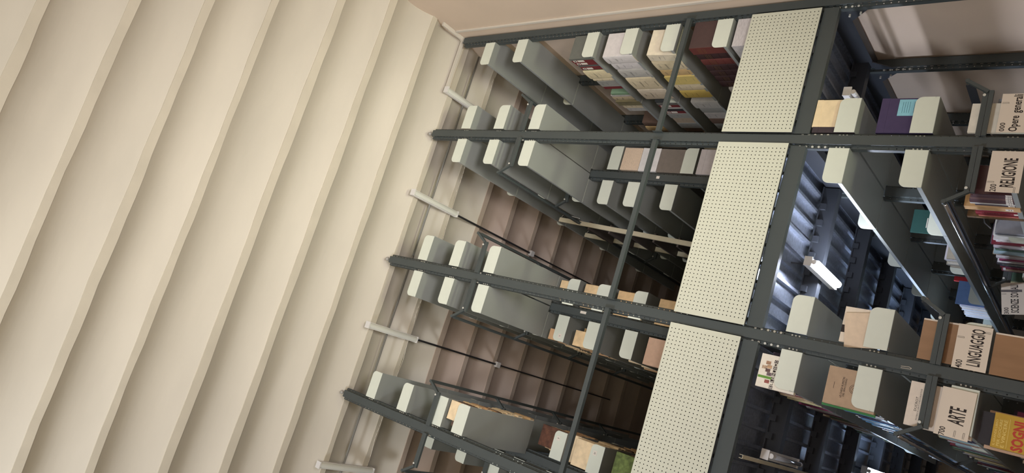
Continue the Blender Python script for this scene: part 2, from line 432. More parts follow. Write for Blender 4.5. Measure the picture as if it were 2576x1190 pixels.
# ------------------------------------------------------------------ lamps, trunking, conduit
def lamp(label, x, y0, y1, z, body, cover, kind='upper', group=None):
    t = thing('batten_light', label, 'light', (x, (y0 + y1) / 2, z), group)
    L = (y1 - y0) / 2
    solid('housing', body, t, (-.034, .034, -L + .012, L - .012, .0, .04))
    for s in (-1, 1): solid('end_cap', WHITEP, t, (-.036, .036, s * (L - .012), s * L, -.026, .041))
    m = MB(); n = 8
    poly = [(-.030, 0)] + [(-.030 * math.cos(math.pi * i / n), -.024 * math.sin(math.pi * i / n)) for i in range(1, n)] + [(.030, 0)]
    m.prism(poly, 'y', -L + .014, L - .014); m.obj('diffuser', cover, t)
    return t
g = 'batten lights on the vaulted ceiling'
lamp('unlit white batten light on the ceiling beside the right wall', .545, 0, .74, 7.815, WHITEP, DIFF, group=g)
lamp('unlit batten light on the ceiling between first and middle racks', -.706, .01, .74, 7.80, WHITEP, DIFF, group=g)
lamp('unlit batten light on the ceiling between middle and farthest racks', -2.235, .01, .75, 7.80, WHITEP, DIFF, group=g)
lamp('unlit batten light on the ceiling at the lower edge of the photograph', -3.745, -.01, .74, 7.80, WHITEP, DIFF, group=g)
def lamp_low(label, x, y0, y1, z, mcover, lit, gr='fluorescent lamps under the mezzanine deck'):
    t = thing('deck_light', label, 'light', (x, (y0 + y1) / 2, z), gr); L = (y1 - y0) / 2
    solid('housing', WHITEP, t, (-.038, .030, -L, L, 0, .045))
    for q in (-.6, .6): solid('hanger', STEELD, t, (-.006, .006, q * L - .008, q * L + .008, .045, 3.757 - z))
    solid('end_cap', WHITEP, t, (-.040, .032, -L - .012, -L, -.012, .046)); solid('end_cap', WHITEP, t, (-.040, .032, L, L + .012, -.012, .046))
    m = MB(); r = .027 if lit else .017
    m.tube((-.004, -L + .05, -.030), (-.004, L - .04, -.030), r, 14); m.obj('tube_cover', mcover, t, smooth=True)
    m = MB(); m.tube((-.004, -L + .0, -.024), (-.004, -L + .052, -.026), .019, 10); m.obj('lamp_holder', WHITEP, t)
    m = MB(); m.tube((-.004, L - .04, -.026), (-.004, L, -.024), .019, 10); m.obj('lamp_holder', WHITEP, t)
    return t
lamp_low('glowing fluorescent lamp under the mezzanine deck in the middle aisle', -.80, .44, 1.10, 3.565, LAMPON, 1)
lamp_low('unlit fluorescent lamp under the deck beside the right wall', .50, .22, .92, 3.49, GLASSY, 0)
lamp_low('unlit fluorescent lamp with clear cover beside a white trunking', -2.268, .39, 1.03, 3.53, GLASSY, 0)
lamp_low('glowing fluorescent lamp deep in the left aisle behind the book ends', -2.14, 3.1, 3.8, 3.545, LAMPCOOL, 1)
lamp_low('glowing fluorescent lamp deep in the middle aisle', -.80, 3.1, 3.8, 3.545, LAMPCOOL, 1)
o = solid('cable_trunking', CREAMP, None, (-2.345, -2.319, .062, 5.0, 3.572, 3.575), (-2.345, -2.342, .062, 5.0, 3.575, 3.598), (-2.322, -2.319, .062, 5.0, 3.575, 3.598), (-2.342, -2.322, .30, 5.0, 3.596, 3.598))
tag(o, 'open white cable trunking under the deck beside the unlit clear lamp', 'trunking')
t = thing('wall_trunking', 'white cable trunking running up the right wall and along the ceiling', 'trunking', (XW, -.12, 7.8))
solid('vertical_run', TRAY, t, (-.018, -.001, -.015, .01, -6.5, .02))
solid('wall_run', TRAY, t, (-.045, -.002, -.20, .115, .035, .058))
solid('ceiling_run', TRAY, t, (-.66, -.045, .135, .165, .045, .068))
solid('joint_cover', TRAY, t, (-.05, -.003, .115, .175, .030, .062))
m = MB(); m.tube((1.15, .345, 7.862), (-1.40, .356, 7.862), .011, 8); m.tube((-1.40, .356, 7.862), (-8.9, .372, 7.862), .011, 8)
o = m.mesh('c', CONDUIT, True); t = thing('ceiling_conduit', 'grey conduit running across the ceiling vaults above the rack fronts', 'pipe', (0, .35, 7.862))
c = link('pipe', o, t, (0, -.35, -7.862)); m = MB(); m.tube((-1.45, .006, 0), (-1.35, .006, 0), .014, 10); m.obj('coupling', CONDUIT, t, smooth=True)
m.v = []; m = MB(); pts = []
x = 1.05; i = 0
while x > -4.2: pts.append((x, .70 + .010 * math.sin(x * 4.3) + .006 * math.sin(x * 17), 7.872)); x -= .06
m.path(pts, .0035, 5); o = m.obj('thin_cable', CABLEW, None, smooth=True); tag(o, 'thin wavy white cable clipped to the ceiling behind the conduit', 'cable')
for xx, nm in ((.545, 'beside the right wall'), (-.700, 'over the middle aisle'), (-2.232, 'over the left aisle')):
    t = thing('ceiling_cable_strip', 'dark cable strip along the vaults ' + nm, 'cable', (xx, .76, 7.852), 'dark cable strips behind the ceiling lights')
    solid('strip', CABLED, t, (-.011, .011, 0, 1.49, -.006, .008)); solid('strip', CABLED, t, (-.009, .009, 1.58, 4.4, -.004, .008))
    solid('junction_box', WHITEP, t, (-.035, .035, 1.49, 1.56, -.03, .014))

# ------------------------------------------------------------------ ladder hanging on the middle aisle rail
t = thing('library_ladder', 'cream-railed library ladder leaning on the rack in the middle aisle', 'ladder', (-.56, 1.80, 3.86))
tops = {}
LY = (1.50, 2.06)
def lx(z): return -.405 - (z - 6.90) * -.0575
for yy in LY:
    m = MB(); m.bar((lx(3.86) + .56, yy - 1.80, 0), (lx(6.90) + .56, yy - 1.80, 3.04), .022, .062, (0, 1, 0)) if False else m.bar((lx(3.86) + .56, yy - 1.80, 0), (lx(6.90) + .56, yy - 1.80, 3.04), .024, .05, (1, 0, 0))
    st = m.obj('stile', CREAMP, t)
    m = MB(); m.tube((lx(6.9) + .56, yy - 1.80, 3.04), (lx(6.9) + .63, yy - 1.80, 3.00), .006, 6); m.tube((lx(6.9) + .63, yy - 1.80, 3.00), (lx(6.9) + .60, yy - 1.80, 2.75), .006, 6); m.obj('hook', CHROME, st)
for i in range(9):
    z = .28 + i * .29
    xx = lx(3.86 + z) + .56
    solid('tread', RUNG, t, (xx - .05, xx + .05, LY[0] - 1.80 + .014, LY[1] - 1.80 - .014, z, z + .022))

# ------------------------------------------------------------------ books
ORD = ['first', 'second', 'third', 'fourth', 'fifth', 'sixth', 'seventh', 'eighth', 'ninth', 'tenth', 'eleventh', 'twelfth', 'thirteenth', 'fourteenth', 'fifteenth', 'sixteenth', 'seventeenth', 'eighteenth', 'nineteenth', 'twentieth']
ORD += ['twenty-' + o for o in ORD[:9]] + ['thirtieth'] + ['thirty-' + o for o in ORD[:9]] + ['fortieth'] + ['forty-' + o for o in ORD[:9]]
CC = {}
def cloth(rgb, kind='c'):
    k = (rgb, kind)
    if k not in CC:
        CC[k] = mat('cover_%s_%d_%d_%d' % (kind, *rgb), rgb, .7 if kind == 'c' else .3, noise=.08 if kind == 'c' else .02, nscale=25)
    return CC[k]
def book(label, side, xo, y0, th, z0, h, d, cover, group=None, pages=None, lean=0, round_=0, name='book', paper=False, spine=None, cat='book'):
    """side -1: spine faces -x. xo: x of the spine, d depth of the book, y0..y0+th thickness"""
    t = thing(name, label, cat, (xo - side * d / 2, y0 + th / 2, z0), group)
    if lean: t.rotation_euler = (lean, 0, 0)
    b = .0025 if th > .012 else .001
    hx = d / 2; y = th / 2
    m = MB()
    if paper:
        m.box(-hx, hx, -y, y, 0, h); m.obj('cover', cover, t)
    else:
        X = side * hx
        xi = X - side * (.008 if round_ else .002)
        m.box(-X, xi, -y, -y + b, 0, h); m.box(-X, xi, y - b, y, 0, h)
        if round_:
            n = 6; arc = [(X - side * .009 + side * .009 * math.cos(a), y * math.sin(a)) for a in [-math.pi / 2 + math.pi * i / n for i in range(n + 1)]]
            inn = [(X - side * .009 + side * .0065 * math.cos(a), (y - b) * math.sin(a)) for a in [math.pi / 2 - math.pi * i / n for i in range(n + 1)]]
            for i in range(n):
                m.prism([arc[i], arc[i + 1], inn[n - i - 1], inn[n - i]], 'z', 0, h)
            if round_ > 1:       # raised bands
                for q in (.2, .4, .6, .8): m.prism([(u + side * .0022 if i else u, v) for i, (u, v) in enumerate(arc)], 'z', h * q - .003, h * q + .003)
        else: m.box(xi, X, -y, y, 0, h)
        m.obj('cover', cover, t)
        solid('page_block', pages or PAGES, t, (-X + side * .004, X - side * (.0095 if round_ else .0025), -y + b, y - b, .003, h - .004))
    if spine: spine(t, side * hx, side, y, h)
    return t
def sp_binder(t, X, s, y, h):
    b = min(y * .72, .016)
    solid('spine_label', LABELW, t, (X, X + s * .0008, -b, b, h * .80, h * .93)); solid('spine_label', LABELW, t, (X, X + s * .0008, -b, b, h * .50, h * .76))
    solid('printed_block', INK, t, (X + s * .0008, X + s * .0012, -b * .5, b * .5, h * .83, h * .89))
def sp_lines(n, m_=None, cover=.6, lo=.12, hi=.9):
    def f(t, X, s, y, h):
        m = MB(); rr = random.Random(int(h * 9999) + n * 7 + int(y * 99999))
        zs = [.86, .835, .81][:rr.randrange(1, 4)] + [.62, .60, .58][:rr.randrange(1, 4)] + [rr.uniform(.3, .5)] * (n > 4) + [.10, .085][:rr.randrange(0, 3)]
        for z in zs:
            w = min(y * rr.uniform(.2, .62), .05); c = rr.uniform(-.15, .15) * y
            m.box(X + s * .0002, X + s * .0007, c - w, c + w, h * z, h * z + .0014)
        o = m.obj('printed_lines', m_ or INKG, t); o['kind'] = 'stuff'
    return f
def sp_gold(t, X, s, y, h):
    m = MB()
    for z in (.62, .66, .72, .76, .80): m.box(X, X + s * .0006, -y * .7, y * .7, h * z, h * z + .0018)
    m.obj('gold_tooling', GOLD, t)
def sp_redgold(t, X, s, y, h):
    solid('leather_spine', MARL, t, (X, X + s * .002, -y, y, 0, h)); sp_gold(t, X + s * .002, s, y, h)
def sp_lab(z0=.12, z1=.26, col=None):
    def f(t, X, s, y, h):
        b = min(y * .8, .014); solid('spine_label', col or LABELW, t, (X, X + s * .0007, -b, b, h * z0, h * z1))
        m = MB(); m.box(X + s * .0007, X + s * .001, -b * .7, b * .7, h * (z0 + .035), h * (z0 + .045)); m.box(X + s * .0007, X + s * .001, -b * .7, b * .7, h * (z0 + .075), h * (z0 + .085)); m.obj('printed_lines', INK, t)
    return f
SEEN = set()
def run(shelfname, grp, rk, side, z, y0, specs, inset=.008):
    """books side by side; spec = (thickness, height, depth, material, colour words, options)"""
    xo_ = XP[int(rk[1])] + side * .33; y = y0
    for i, (th, h, d, mt, words, opt) in enumerate(specs):
        if mt is None: y += th; continue
        n = sum(1 for q in specs[:i + 1] if q[3] is not None)
        opt = dict(opt); ins = opt.pop('inset', inset + R.uniform(-.004, .006)); gap = opt.pop('gap', .0012)
        lab = '%s, %s from front, %s' % (words, ORD[min(n - 1, len(ORD) - 1)], shelfname)
        while lab in SEEN: lab = lab.replace(words, 'other ' + words, 1); words = 'other ' + words
        SEEN.add(lab)
        lean = opt.get('lean', 0)
        book(lab, side, xo_ - side * ins, y + max(0, -0), th, z + .0035, h, min(d, .255), mt, grp, **opt)
        y += th + gap + abs(math.sin(lean)) * h * .0
    return y

# ---- wall rack, upper storey
DG = cloth((104, 106, 98)); RED = cloth((112, 42, 44)); CREAM = cloth((224, 208, 168)); GRN = cloth((112, 146, 112)); GRY = cloth((148, 146, 138)); WHT = cloth((214, 208, 204)); LGR = cloth((180, 176, 168))
BEI = cloth((214, 198, 164)); YEL = cloth((206, 184, 112)); TAN = cloth((198, 168, 118)); MAR = cloth((58, 34, 34)); MARL = cloth((104, 50, 44)); KHA = cloth((132, 124, 92)); DRK = cloth((52, 48, 50)); BRN = cloth((104, 82, 68))
gA = 'books on the wall rack, top book shelf'
run('the wall rack top book shelf', gA, 'P0', -1, 5.865, .022, [
 (.030, .30, .27, DG, 'grey cloth ring binder with plain cover', dict(inset=-.002)),
 (.052, .30, .25, RED, 'dark red binder with two white labels', dict(spine=sp_binder, inset=.004)),
 (.052, .29, .25, RED, 'dark red binder with white spine labels', dict(spine=sp_binder, inset=.004)),
 (.040, .29, .25, cloth((92, 96, 92)), 'dark grey folder', dict(inset=.01)),
 (.055, .28, .25, RED, 'dark red labelled binder', dict(spine=sp_binder, inset=.004)),
 (.020, .29, .25, GRN, 'thin green binding', dict(inset=.012)),
 (.165, .30, .25, CREAM, 'very thick cream book with rounded spine', dict(round_=1, spine=sp_lines(6), inset=-.002)),
 (.055, .29, .25, BEI, 'cream paperback', dict(round_=1, spine=sp_lines(5))),
 (.115, .27, .25, GRY, 'thick grey book with faint print', dict(spine=sp_lines(3))),
 (.052, .265, .24, RED, 'dark red cloth book with blank spine', dict()),
 (.11, 0, 0, None, '', {}),
 (.035, .27, .25, cloth((136, 168, 136)), 'pale green book', dict()),
 (.03, .29, .25, WHT, 'white thin binder', dict()),
 (.09, .30, .25, BEI, 'beige volume with black emblem', dict(spine=sp_lines(7, INK), round_=1)),
 (.09, .30, .25, KHA, 'khaki archive volume', dict(spine=sp_lines(3), inset=-.004)),
 (.08, .28, .25, BEI, 'pale buff volume', dict(spine=sp_lines(5))),
 (.08, .27, .25, LGR, 'light grey volume', dict(spine=sp_lines(5))),
 (.30, 0, 0, None, '', {}),
 (.10, .28, .25, BRN, 'brown bound volume', dict(round_=1)), (.10, .29, .25, TAN, 'tan bound volume', dict(round_=1))])
book('pale loose folder leaning out behind the grey binder on the wall rack', -1, .836, .125, .012, 5.905, .30, .20, WHT, gA, paper=True, name='folder', cat='folder') if False else None
gB = 'books on the wall rack, second book shelf'
run('the wall rack second shelf', gB, 'P0', -1, 5.42, .02, [
 (.135, .335, .26, WHT, 'thick white book with small printed title', dict(round_=1, spine=sp_lines(6), inset=-.012)),
 (.135, .335, .26, WHT, 'thick white book, slightly slanted', dict(round_=1, spine=sp_lines(5), inset=.002)),
 (.155, .33, .26, LGR, 'thick light grey book with rounded spine', dict(round_=1, spine=sp_lines(5), inset=-.004)),
 (.235, .33, .26, BEI, 'thick beige book with title lettering', dict(round_=1, spine=sp_lines(8, INK), inset=-.008)),
 (.215, .33, .26, cloth((222, 208, 184)), 'thick ivory book with rounded spine', dict(round_=1, spine=sp_lines(8, INK), inset=-.008)),
 (.075, 0, 0, None, '', {}),
 (.04, .28, .25, cloth((70, 74, 74)), 'black grey binder', dict()), (.04, .28, .25, cloth((110, 108, 102)), 'grey binder', dict()),
 (.055, .28, .25, RED, 'dark red labelled binder', dict(spine=sp_binder)), (.04, .28, .25, LGR, 'light grey folder', dict()),
 (.05, .28, .25, DRK, 'dark slim volume', dict()), (.055, .28, .25, RED, 'dark red binder with white labels', dict(spine=sp_binder)),
 (.10, .28, .25, GRY, 'grey printed volume', dict(spine=sp_lines(6))), (.12, .27, .25, cloth((168, 150, 128)), 'dusty beige volume', dict(spine=sp_lines(5))),
 (.12, .27, .25, GRY, 'dull grey volume', dict(spine=sp_lines(5))), (.1, .26, .25, BRN, 'brown volume', dict())])
gC = 'books on the wall rack, third book shelf'
run('the wall rack third shelf', gC, 'P0', -1, 4.985, .022, [
 (.036, 0, 0, None, '', {}),
 (.105, .29, .255, cloth((226, 214, 188)), 'cream book with frayed paper cover, leaning forward', dict(spine=sp_lines(6), inset=-.012, lean=.105)),
 (.165, .31, .255, BEI, 'beige volume with green emblem', dict(round_=1, spine=sp_lines(7), inset=-.008)),
 (.115, .31, .255, TAN, 'tan volume with printed emblem', dict(round_=1, spine=sp_lines(6), inset=-.004)),
 (.15, .32, .255, YEL, 'mustard yellow thick volume', dict(spine=sp_lines(5), inset=-.012)),
 (.15, .31, .255, BEI, 'pale beige volume with emblem', dict(round_=1, spine=sp_lines(6), inset=-.002)),
 (.15, .31, .255, cloth((204, 178, 96)), 'ochre yellow volume with rounded spine', dict(round_=1, spine=sp_lines(6, INK), inset=-.004)),
 (.07, 0, 0, None, '', {}),
 (.15, .29, .25, LGR, 'pale grey thick volume', dict(round_=1, spine=sp_lines(5), inset=-.01)), (.14, .28, .25, GRY, 'grey thick volume', dict(round_=1)),
 (.12, .28, .25, cloth((176, 168, 160)), 'dusty white volume', dict(spine=sp_lines(5))), (.13, .28, .25, BRN, 'dull brown volume', dict(round_=1)), (.12, .28, .25, GRY, 'dim grey volume', dict(spine=sp_lines(4)))])
gD = 'dark leather volumes on the wall rack, lowest shelf'
run('the wall rack lowest shelf', gD, 'P0', -1, 4.485, .02, [
 (.105, .36, .255, cloth((78, 58, 54)), 'dark brown leather volume with reddish spine', dict(spine=sp_redgold, inset=.018)),
 (.10, .345, .255, MAR, 'dark leather volume with gold tooling', dict(spine=sp_gold, round_=2, inset=.018)), (.10, .345, .255, MARL, 'maroon leather volume with gold title', dict(spine=sp_gold, round_=2, inset=.018)),
 (.10, .345, .255, MAR, 'dark leather gilt volume', dict(spine=sp_gold, round_=2, inset=.018)), (.10, .345, .255, MAR, 'dark leather volume', dict(spine=sp_gold, round_=2, inset=.018)),
 (.10, .345, .255, MAR, 'blackish leather volume', dict(spine=sp_gold, round_=2, inset=.018)), (.11, .345, .255, MAR, 'last dark leather volume', dict(spine=sp_gold, round_=2, inset=.018)),
 (.14, .29, .25, cloth((192, 184, 172)), 'off-white book with rounded spine', dict(round_=1, spine=sp_lines(3))), (.06, .28, .25, cloth((206, 182, 178)), 'pink and white booklet', dict(spine=sp_lines(3)))])
t = thing('cloth_box', 'white woven-pattern fabric box behind the top of the right perforated panel', 'box', (.985, .15, 4.06))
m = MB(); m.box(-.14, .12, -.12, .10, 0, .395); m.obj('body', mat('woven_white', (206, 200, 196), .8, noise=.22, nscale=26, stretch=(1, 1, 9)), t)
m = MB(); m.box(-.1405, .12, -.1215, .10, .265, .268); m.box(-.141, -.14, -.1, .09, .1, .2); m.obj('lid_seam', LABELW, t)
# shelf carrying it, part of the wall rack
sh = link('shelf', shelf_mesh(-1, RY[1]), racks['P0'], (0, 0, 4.05)); link('end_plate', EPM[-1], sh, (0, .0045, 0))

# ---- first rack, right side, second module: archive boxes
def abox(name, label, x0, x1, y0, y1, z0, z1, m_, extra=None, cat='box', group=None):
    t = thing(name, label, cat, ((x0 + x1) / 2, (y0 + y1) / 2, z0), group)
    w, l, h = (x1 - x0) / 2, (y1 - y0) / 2, z1 - z0
    solid('body', m_, t, (-w, w, -l, l, 0, h * .86)); solid('lid', m_, t, (-w - .001, w + .001, -l - .001, l + .001, h * .86, h))
    if extra: extra(t, w, l, h)
    return t
y1 = RY[1]
HAT = mat('hatched_peach_card', (222, 198, 172), .8, noise=.15, nscale=10, stretch=(12, 1, 12))
abox('archive_box', 'grey-brown archive box standing on the first rack, right side', .066, .318, y1 + .018, y1 + .30, 5.055, 5.470, cloth((122, 112, 102)))
def uff(t, w, l, h):
    lettering('UFFICIO', -w * .25, h * .50, w * .9, .022, -l - .0015, INK, t)
    lettering('TECNICO', -w * .25, h * .30, w * .9, .018, -l - .0015, INKG, t) if False else None
abox('document_box', 'white document box printed UFFICIO above the grey-brown archive box', .066, .320, y1 + .012, y1 + .28, 5.473, 5.683, cloth((224, 220, 216)), uff)
abox('document_box', 'peach hatched box topmost of the stack on the first rack', .070, .318, y1 + .012, y1 + .27, 5.687, 5.905, HAT)
abox('archive_box', 'pale lilac-grey box just above the middle perforated panel', .066, .325, y1 + .016, y1 + .30, 4.605, 5.030, cloth((198, 188, 184)))
# small tag on the second upright
o = solid('paper_tag', LABELW, None, (-.012, .016, y1 - .003, y1 - .0015, 5.40, 5.435)); tag(o, 'small white paper tag stuck on the second upright beside the guard rail', 'tag')
o = solid('paper_tag', LABELW, None, (XP[2] - .004, XP[2] + .022, y1 - .003, y1 - .0015, 5.80, 5.872)); tag(o, 'small white paper tag on the upright of the middle rack', 'tag')
# ---- parchment books on second rack and third rack
def oldrow(desc, grp, rk, side, z, y0, ymax, hs, inset=.0, first=None, dark=0):
    specs = []; y = y0; i = 0
    pal = [('cream parchment book', OLD[2]), ('tan parchment book', OLD[0]), ('worn brown book', OLD[3]), ('honey parchment book', OLD[1]), ('old ivory book', OLD[2]), ('dull brown leather book', BRN)]
    if first: specs += first; y += sum(s[0] + .0012 for s in first)
    while y < ymax:
        th = R.uniform(.034, .075); w, mm = pal[R.randrange(len(pal))]
        specs.append((th, hs * R.uniform(.82, 1.02), R.uniform(.19, .245), mm, w, dict(round_=2 if th > .03 else 1, inset=inset + R.uniform(-.010, .018)))); y += th + .0012
    run(desc, grp, rk, side, z, y0, specs)
yb = y1 + .012
oldrow('middle rack right top shelf', 'parchment books on the middle rack right side', 'P2', 1, 5.98, yb, 1.16, .22, .05, [(.05, .24, .22, OLD[0], 'orange cream parchment book', dict(inset=.028, round_=1))])
oldrow('middle rack right second shelf', 'parchment books on the middle rack right side', 'P2', 1, 5.605, yb, 1.16, .27, .02, [(.06, .30, .25, OLD[0], 'large orange cream parchment book', dict(inset=.02, round_=1))])
oldrow('middle rack right third shelf', 'parchment books on the middle rack right side', 'P2', 1, 5.175, yb, 1.16, .27, .02, [(.06, .325, .25, OLD[1], 'large yellow parchment book', dict(inset=.025, round_=1))])
oldrow('middle rack right fourth shelf', 'parchment books on the middle rack right side', 'P2', 1, 4.70, yb, 1.16, .27, .02, [(.06, .335, .25, OLD[1], 'tall yellow parchment book', dict(inset=.03, round_=1))])
oldrow('middle rack left top shelf', 'parchment books on the middle rack left side', 'P2', -1, 5.98, yb, 1.7, .19, -.006, [(.05, .20, .11, OLD[3], 'small orange booklet bundle', dict(inset=.0))])
oldrow('middle rack left second shelf', 'parchment books on the middle rack left side', 'P2', -1, 5.60, yb, 1.8, .25, .0, [(.06, .265, .155, OLD[0], 'honey orange parchment book', dict(inset=.0))])
oldrow('middle rack left third shelf', 'parchment books on the middle rack left side', 'P2', -1, 5.17, 1.30, 1.95, .25, .0)
oldrow('middle rack left fourth shelf', 'parchment books on the middle rack left side', 'P2', -1, 4.70, yb, 1.7, .27, .0, [(.08, .345, .255, cloth((216, 178, 150)), 'large pinkish vellum book beside the panel', dict(inset=-.005))])
g3 = 'parchment books on the third rack'
oldrow('the third rack front shelf', g3, 'P3', 1, 6.034, .015, .95, .24, -.016, [(.04, .250, .17, OLD[2], 'peach cream book', dict(inset=.002))])
MARB = mat('brown_marbled_paper', (96, 60, 42), .7, noise=.5, nscale=24)
MARG = mat('green_marbled_paper', (112, 128, 66), .7, noise=.55, nscale=26)
oldrow('the third rack second shelf', g3, 'P3', 1, 5.62, yb, 1.6, .25, -.004, [(.05, .31, .20, MARB, 'brown marbled book', dict(inset=-.008))])
oldrow('the third rack third shelf', g3, 'P3', 1, 5.184, yb + .07, 1.95, .27, -.012, [(.05, .395, .255, OLD[2], 'tallest cream vellum book', dict(inset=-.005))])
book('large cream vellum book standing first on the third rack, third shelf', 1, XP[3] + .33, yb, .05, 5.1875, .32, .255, OLD[2], g3, round_=1)
oldrow('the third rack fourth shelf', g3, 'P3', 1, 4.72, yb, 1.5, .27, -.008, [(.06, .34, .215, MARG, 'green marbled paper book', dict(inset=-.004))])
for nm, zz, tx in (('V', 0, 0),):
    pass
def plate_label(rk, side, yk, zs, xoff, txt):
    x = XP[int(rk[1])] + side * xoff
    t = thing('paper_label', 'small paper label marked %s on an end plate of the %s rack' % (txt, {'P2': 'middle', 'P3': 'third'}[rk]), 'label', (x, yk + .0035, zs))
    solid('paper', LABELW, t, (-.022, .022, -.001, 0, 0, .042)); lettering(txt, -.009 if len(txt) > 1 and txt != 'I' else (-.002 if txt == 'I' else -.007), .011, {'I': .004, 'V': .014}.get(txt, .018), .018, -.0015, INK, t)
plate_label('P2', -1, y1, 6.02, .275, 'V'); plate_label('P3', 1, y1, 5.69, .26, 'I'); plate_label('P3', 1, y1, 5.255, .25, 'IV')

# ---- lower storey: named front pieces
gl = 'books under the mezzanine'
abox('archive_box', 'cream cardboard box standing high on the first rack under the deck', .110, .326, .02, .22, 3.32, 3.628, cloth((236, 214, 172)))
abox('document_box', 'dark slipcase behind the cream box on the first rack', .064, .108, .02, .20, 3.32, 3.62, cloth((62, 52, 56)))
def purple(t, w, l, h):
    solid('blue_label', cloth((140, 198, 212)), t, (-w * .02, w * .92, -l - .0022, -l - .001, h * .36, h * .68))
    m = MB()
    for i, q in enumerate((.60, .56, .52, .48, .40)): m.box(w * .15, w * .78, -l - .0027, -l - .0022, h * q, h * q + .003)
    m.obj('printed_lines', cloth((84, 130, 146)), t)
abox('box_file', 'purple box file with a pale blue printed label', .068, .330, .022, .14, 2.825, 3.182, cloth((66, 54, 88)), purple)
# small white book + grey one
book('thin white booklet, its top edge just above the ladder rail bracket', 1, .281, .02, .018, 2.3035, .325, .205, cloth((232, 226, 208)), gl)
book('grey-blue folder standing behind the card numbered 000', 1, .325, .045, .02, 2.3035, .19, .25, cloth((132, 138, 146)), gl)
def clip(parent, x, z, y, a, L=.035):
    m = MB(); dx, dz = math.cos(a), math.sin(a); nx, nz = -dz * .0035, dx * .0035
    p = [(x + nx, y, z + nz), (x + nx + dx * L, y, z + nz + dz * L), (x - nx + dx * L, y, z - nz + dz * L), (x - nx, y, z - nz)]
    m.path(p, .0009, 5); m.obj('paper_clip', CLIP, parent)
def card(label, x0, x1, z0, z1, y, lines, skew=0, clips=()):
    t = thing('section_card', label, 'sign', ((x0 + x1) / 2, y, z0), 'section cards clipped to the end plates', rot=(0, skew, 0))
    w, h = (x1 - x0) / 2, z1 - z0
    solid('card', CARD, t, (-w, w, -.0012, 0, 0, h))
    for txt, fx, fz, fw, fh in lines:
        lettering(txt, -w + fx * 2 * w, fz * h, fw * 2 * w, fh * h, -.0016, INK, t, bold=.018 if len(txt) > 3 else .012)
    for cx, cz, a in clips: clip(t, -w + cx * 2 * w, cz * h, -.0018, a)
    return t
card('cream card numbered 000 and reading Opere generali', .066, .334, 2.262, 2.468, -.004, [('000', .03, .79, .22, .14), ('Opere', .03, .40, .40, .30), ('generali', .50, .40, .48, .30)], 0, [(.76, .97, -1.57)])
card('cream card numbered 200 and reading RELIGIONE', -.334, -.060, 2.290, 2.466, -.004, [('200', .01, .68, .18, .19), ('RELIGIONE', .13, .18, .70, .42)], 0, [(.24, .98, -1.57), (.0, .15, 0)])
card('cream card numbered 400 and reading LINGUAGGIO', -1.452, -1.185, 2.290, 2.464, -.004, [('400', .01, .70, .18, .20), ('LINGUAGGIO', .10, .19, .83, .40)], 0, [(.70, .98, -1.57), (.88, .04, 1.57)])
card('cream card numbered 700 and reading ARTE', -1.862, -1.578, 2.312, 2.486, -.004, [('700', .01, .68, .17, .18), ('ARTE', .28, .20, .35, .48)], .02, [(.03, .40, 0), (.03, .14, 0)])
# 300 card deeper on the first rack
t = card('tilted card numbered 300 and reading SCIENZE SOCIALI', -.60, -.33, 2.412, 2.575, 0, [], 0)
t.location = (-.470, 2.0, 2.395); t.rotation_euler = (0, -.17, 0)
lettering('300', -.13, .115, .055, .032, -.0016, INK, t); lettering('SCIENZE', -.12, .045, .115, .055, -.0016, INK, t, bold=.02); lettering('SOCIALI', .01, .045, .105, .055, -.0016, INK, t, bold=.02)
solid('tape_strip', cloth((104, 96, 92)), t, (.055, .075, -.0022, -.0017, .02, .165)); clip(t, .04, .165, -.002, -1.57)
# middle rack right, lower
t = thing('magazine', 'beige booklet sticking out crookedly on the middle rack under the deck', 'booklet', (-1.325, .026, 2.965), rot=(0, -.16, 0)); solid('cover', cloth((222, 200, 172)), t, (-.115, .115, -.004, .004, -.13, .135)); 
t = book('white booklet with a black band behind the crooked beige booklet', 1, -1.185, .036, .02, 2.8235, .300, .24, cloth((230, 216, 194)), gl)
solid('black_band', INK, t, (-.055, -.005, -.0108, -.0102, .20, .30))
WRAP = mat('plastic_wrapped_brown', (160, 124, 92), .18, noise=.22, nscale=9, stretch=(1, 1, .2))
t = book('large brown book in clear wrap behind the card numbered 400', 1, -1.183, .015, .045, 2.3035, .352, .255, WRAP, gl)
solid('cream_edge', CARD, t, (.118, .1278, -.0232, -.0222, .001, .351))
t = book('large brown book in clear wrap at the right edge of the photograph', 1, -1.20, .010, .05, 1.8235, .453, .25, WRAP, gl)
solid('cream_edge', CARD, t, (.116, .1252, -.0262, -.0252, .001, .452))
# middle rack left, lower
HEL = cloth((232, 224, 206))
t = book('white book titled ELLENISMO with small pictures on the cover', -1, -1.843, .018, .035, 3.3225, .265, .23, HEL, gl, inset=0) if False else book('white book titled ELLENISMO with small pictures on the cover', -1, -1.843, .018, .035, 3.3225, .265, .23, HEL, gl)
for i, ch in enumerate('ELLENISMO'):
    x = -.113 + i * .0222
    if i % 2 == 0: solid('letter_tile', INK, t, (x, x + .0205, -.0183, -.0176, .146, .170))
    lettering(ch, x + .0035, .149, .0135, .018, -.0187, LABELW if i % 2 == 0 else INK, t, bold=.01)
solid('green_stripe', cloth((104, 150, 62)), t, (-.052, -.035, -.0184, -.0176, .166, .262))
for i, (x, zz, c) in enumerate(((-.082, .176, (160, 90, 80)), (-.030, .172, (120, 100, 104)), (-.006, .186, (110, 84, 80)), (.020, .180, (196, 160, 124)), (.046, .192, (180, 140, 110)), (.012, .214, (196, 168, 140)))):
    solid('picture', mat('picture_%s' % 'abcdef'[i], c, .6, noise=.4, nscale=80), t, (x, x + .023, -.0183, -.0176, zz, zz + .033))
CHI = cloth((176, 150, 122))
